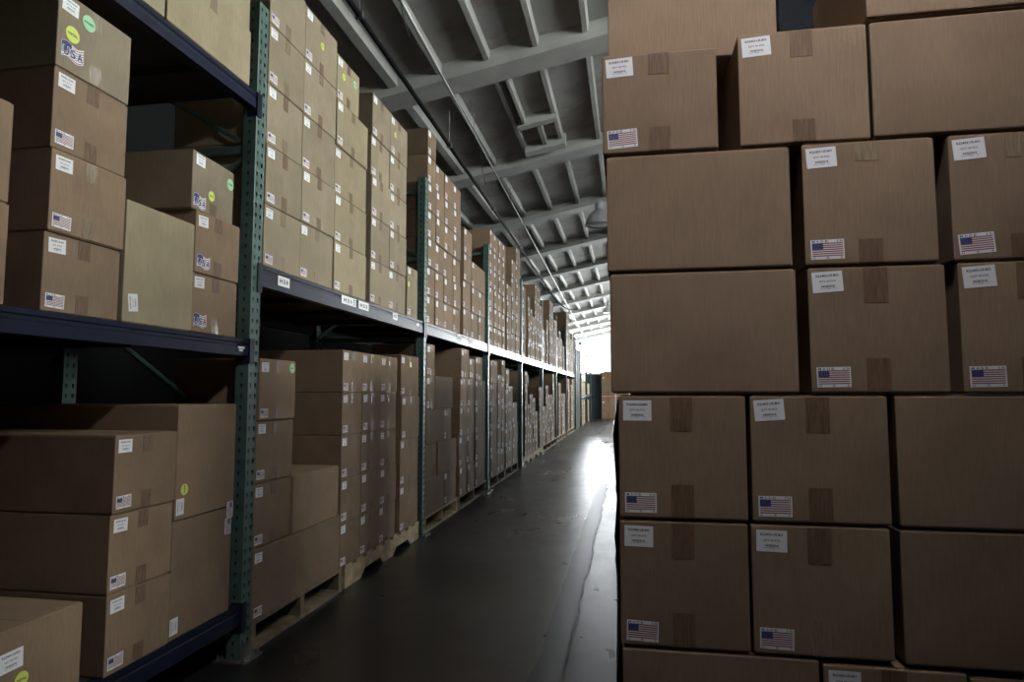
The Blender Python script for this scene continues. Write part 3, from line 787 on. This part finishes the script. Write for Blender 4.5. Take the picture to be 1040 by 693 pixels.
rbox(.252, .526, .642, .912, YR, 'flagged carton in middle, second above the picture bottom', rot=(1, 1), shiny=(0, 1))
rbox(.545, .948, .638, .910, YR, 'plain dark wide carton at right edge, lower of two', 'plain', seam='x')
rbox(-.022, .380, .368, .639, YR, 'plain wide carton at the bottom beside the aisle', 'plain', seam='x')
rbox(.387, .657, .368, .632, YR, 'carton whose white label just shows at the picture bottom', 'lab', rot=(0, 0))
rbox(.664, .945, .368, .624, YR, 'dark carton top at the bottom right corner', 'lab', tape=None)
rbox(-.024, .248, .128, .366, YR, 'carton on the pallet beneath the right stack, beside the aisle')
rbox(.257, .532, .128, .366, YR, 'carton on the pallet beneath the right stack, middle')
rbox(.547, .95, .128, .366, YR, 'wide carton on the pallet beneath the right stack', 'plain')
wrapped((1.062, 1.935, 0), 'black block standing for shaded boxes just behind the right stack, a sliver beside aisle', 1.225, .28, 1.17)  # black colour paints the shade on boxes behind the stack
pr = pallet(0, 1.02, 'open', 'oldwood', 'pallet hidden under the stack right of the aisle', x=0, depth=.92, H=.126)
pr.location = (-.03, YR+.005, 0); pr.rotation_euler = (0, 0, R(-90)); 
pr['group'] = 'pallet under the right stack'

# unseen bulk cartons on pallets, added to block light from the right wall
def bulk(y, q, i):
    o = link('added_bulk_carton', carton_mesh(1.08, 1.02, 1.05, M['card'], 'y')); o.location = (.02, y, .128 + 1.056*q)
    tag(o, 'unseen bulk carton added to block light behind right stack, %s pallet down, %s' % (NTH[i], ('lower', 'upper')[q]), 'box', 'unseen bulk cartons added along the right of the aisle')
    for top in (True, False):
        t = link('packing_tape', tape_mesh(1.08, 1.05, .2, M['tape'], top), o)
NTH = ['first', 'second', 'third', 'fourth', 'fifth', 'sixth', 'seventh', 'eighth', 'ninth', 'tenth', 'eleventh', 'twelfth', 'thirteenth', 'fourteenth', 'fifteenth', 'sixteenth', 'seventeenth']
for i in range(8):
    y = 2.55 + 1.3*i
    for q in range(2): bulk(y, q, i)
    p_ = pallet(0, 1.08, 'open', 'oldwood', 'pallet under the %s pair of added bulk cartons behind right stack' % NTH[i], x=0, depth=1.0, H=.128)
    p_.location = (.02, y+.01, 0); p_.rotation_euler = (0, 0, R(-90)); p_['group'] = 'pallets under the added bulk cartons'

wrapped((1.10, 2.60, 2.242), 'black block standing for the shade above the gap in right stack', .56, .30, .62)  # black block added to paint the darkness inside the gap

# ------------------------------------------------------------------ services under the roof
def pipe(name, p0, p1, r, m, label, hang=3.45, cat='pipe'):
    mb = MB(); mb.tube([p0, p1], r, M[m], 10); o = mb.build(name, smooth=True); tag(o, label, cat)
    n = int((p1[1]-p0[1])/hang)
    for i in range(n+1):
        t = (i+.3)/(n+1); q = Vector(p0).lerp(Vector(p1), t)
        top = 5.60 + SL*q.x + .1
        hb = MB(); hb.tube([(q.x, q.y, q.z), (q.x, q.y, top)], .005, M['steel'], 6); hb.box(q.x-r*1.3, q.x+r*1.3, q.y-.015, q.y+.015, q.z-r*1.25, q.z+r*1.25, M['steel'])
        hb.build('pipe_hanger', o)
    return o
pipe('conduit_pipe', (-1.95, -2, 4.95), (-2.83, 41.6, 4.95), .015, 'pipe', 'thin bright metal conduit running under the roof above the rack edge')
sp_ = pipe('sprinkler_pipe', (-2.33, -2, 4.70), (-2.62, 20.9, 4.70), .028, 'dpipe', 'dark sprinkler pipe running under the roof over the rack')
mb = MB(); mb.tube([(-2.62, 20.9, 4.70), (-2.60, 22, 4.62), (-2.5, 24, 4.5), (-2.42, 26, 4.55), (-2.4, 28, 4.75), (-2.4, 30, 5.0)], .03, M['dpipe'], 8)
mb.build('sagging_hose', sp_, smooth=True)
for (x, y, ln, lab) in ((-2.22, 6.0, .55, 'thin dark cable dangling from the roof, nearest the camera'), (-2.35, 10.2, .7, 'thin dark cable looping down from the roof beyond first beam'), (-2.3, 14.3, .6, 'thin dark cable hanging from the roof beyond second beam')):
    zt = 5.6 + SL*x + .18
    mb = MB(); pts = [(x + .10*math.sin(2.2*t)*t, y + .12*t, zt - ln*math.sin(min(1, t*1.05)*math.pi*.52)) for t in [i/14 for i in range(15)]]
    mb.tube(pts, .006, M['cable'], 6); o = mb.build('roof_cable', smooth=True); tag(o, lab, 'cable')

def high_bay(x, y, zb, r, label, lit, aim=None):
    top = 5.6 + SL*x
    k = r/.32 * (2.0 if lit else 1); ht = .53*k
    root = empty('high_bay_lamp', (x, y, zb + ht)); tag(root, label, 'lamp', 'high bay lamps over the aisle')
    rot = Vector((0, 0, -1)).rotation_difference(Vector(aim)).to_euler() if aim else (0, 0, 0)
    prof = [(r, 0), (r*1.02, .008), (r*1.0, .02), (r*.93, .09*k), (r*.80, .18*k), (r*.60, .26*k), (r*.40, .31*k), (r*.30, .33*k), (r*.30, .34*k)]
    if lit: prof = [(r, 0), (r*1.02, .008), (r*1.0, .02), (r*.97, .12*k), (r*.93, .22*k), (r*.80, .29*k), (r*.60, .325*k), (r*.30, .335*k), (r*.30, .34*k)]
    inn = [(a*.97, z - .004) for a, z in reversed(prof[:-1])]
    if lit: lp = [(0, .15*k), (r*.18, .155*k), (r*.30, .19*k), (r*.30, .26*k), (r*.2, .31*k), (0, .33*k)]      # bulb up inside the reflector
    else: lp = [(0, .01), (r*.5, .006), (r*.9, .018), (r*.93, .03), (0, .035)]
    hs = [(r*.30, .34*k), (r*.33, .35*k), (r*.33, .5*k), (r*.28, .53*k), (0, .53*k)]
    for nm, pr_, mt_ in (('lamp_shade', prof + inn, 'shade'), ('ballast_housing', hs, 'shade'), ('added_lamp_bulb' if lit else 'lamp_lens', lp, 'bulb' if lit else 'lens')):
        mb = MB(); mb.lathe([(p, z - ht) for p, z in pr_], 0, 0, M[mt_], 40); o = mb.build(nm, root, True); o.rotation_euler = rot
    L = top + .12 - zb - ht
    if L > .01:
        mb = MB(); mb.tube([(0, 0, -.02), (0, 0, L)], .012, M['pipe'], 8); mb.build('hanger_rod', root)
high_bay(-.60, 14.75, 4.98, .33, 'bell-shaped metal high bay lamp beside the top of right stack', False)
high_bay(-.88, 31.6, 5.02, .33, 'small far bell-shaped lamp near the bright end', False)
high_bay(.60, .30, 2.75, .20, 'added unseen lamp hanging above the camera, tilted towards the right stack', True, (-.36, 1.2, -.92))  # unseen lamp added to light the right stack fronts

# ------------------------------------------------------------------ camera
cam = bpy.data.cameras.new('camera'); co = bpy.data.objects.new('camera', cam); COL.objects.link(co)
F, VX, VY, CX, CY, H = 668., 639., 399.5, 520., 346.5, 1.19
th = math.atan((VY-CY)/F); yaw = math.atan((VX-CX)/(F/math.cos(th)))
fw = Vector((-math.sin(yaw)*math.cos(th), math.cos(yaw)*math.cos(th), math.sin(th)))
rt = Vector((math.cos(yaw), math.sin(yaw), 0)); up = rt.cross(fw)
mt = Matrix((rt, up, -fw)).transposed().to_4x4(); mt.translation = (0, 0, H)
co.matrix_world = mt
cam.sensor_fit = 'HORIZONTAL'; cam.sensor_width = 36; cam.lens = 36*F/1040; cam.clip_start = .05; cam.clip_end = 200
sc.camera = co

w = bpy.data.worlds.new('world'); sc.world = w; w.use_nodes = True
w.node_tree.nodes['Background'].inputs['Color'].default_value = (.6, .7, .8, 1)
w.node_tree.nodes['Background'].inputs['Strength'].default_value = .02
sc.cycles.max_bounces = 8; sc.cycles.diffuse_bounces = 4; sc.cycles.sample_clamp_indirect = 6
sc.view_settings.view_transform = 'Standard'; sc.view_settings.look = 'None'
sc.view_settings.gamma = 1; sc.view_settings.use_curve_mapping = False
sc.view_settings.exposure = 0.
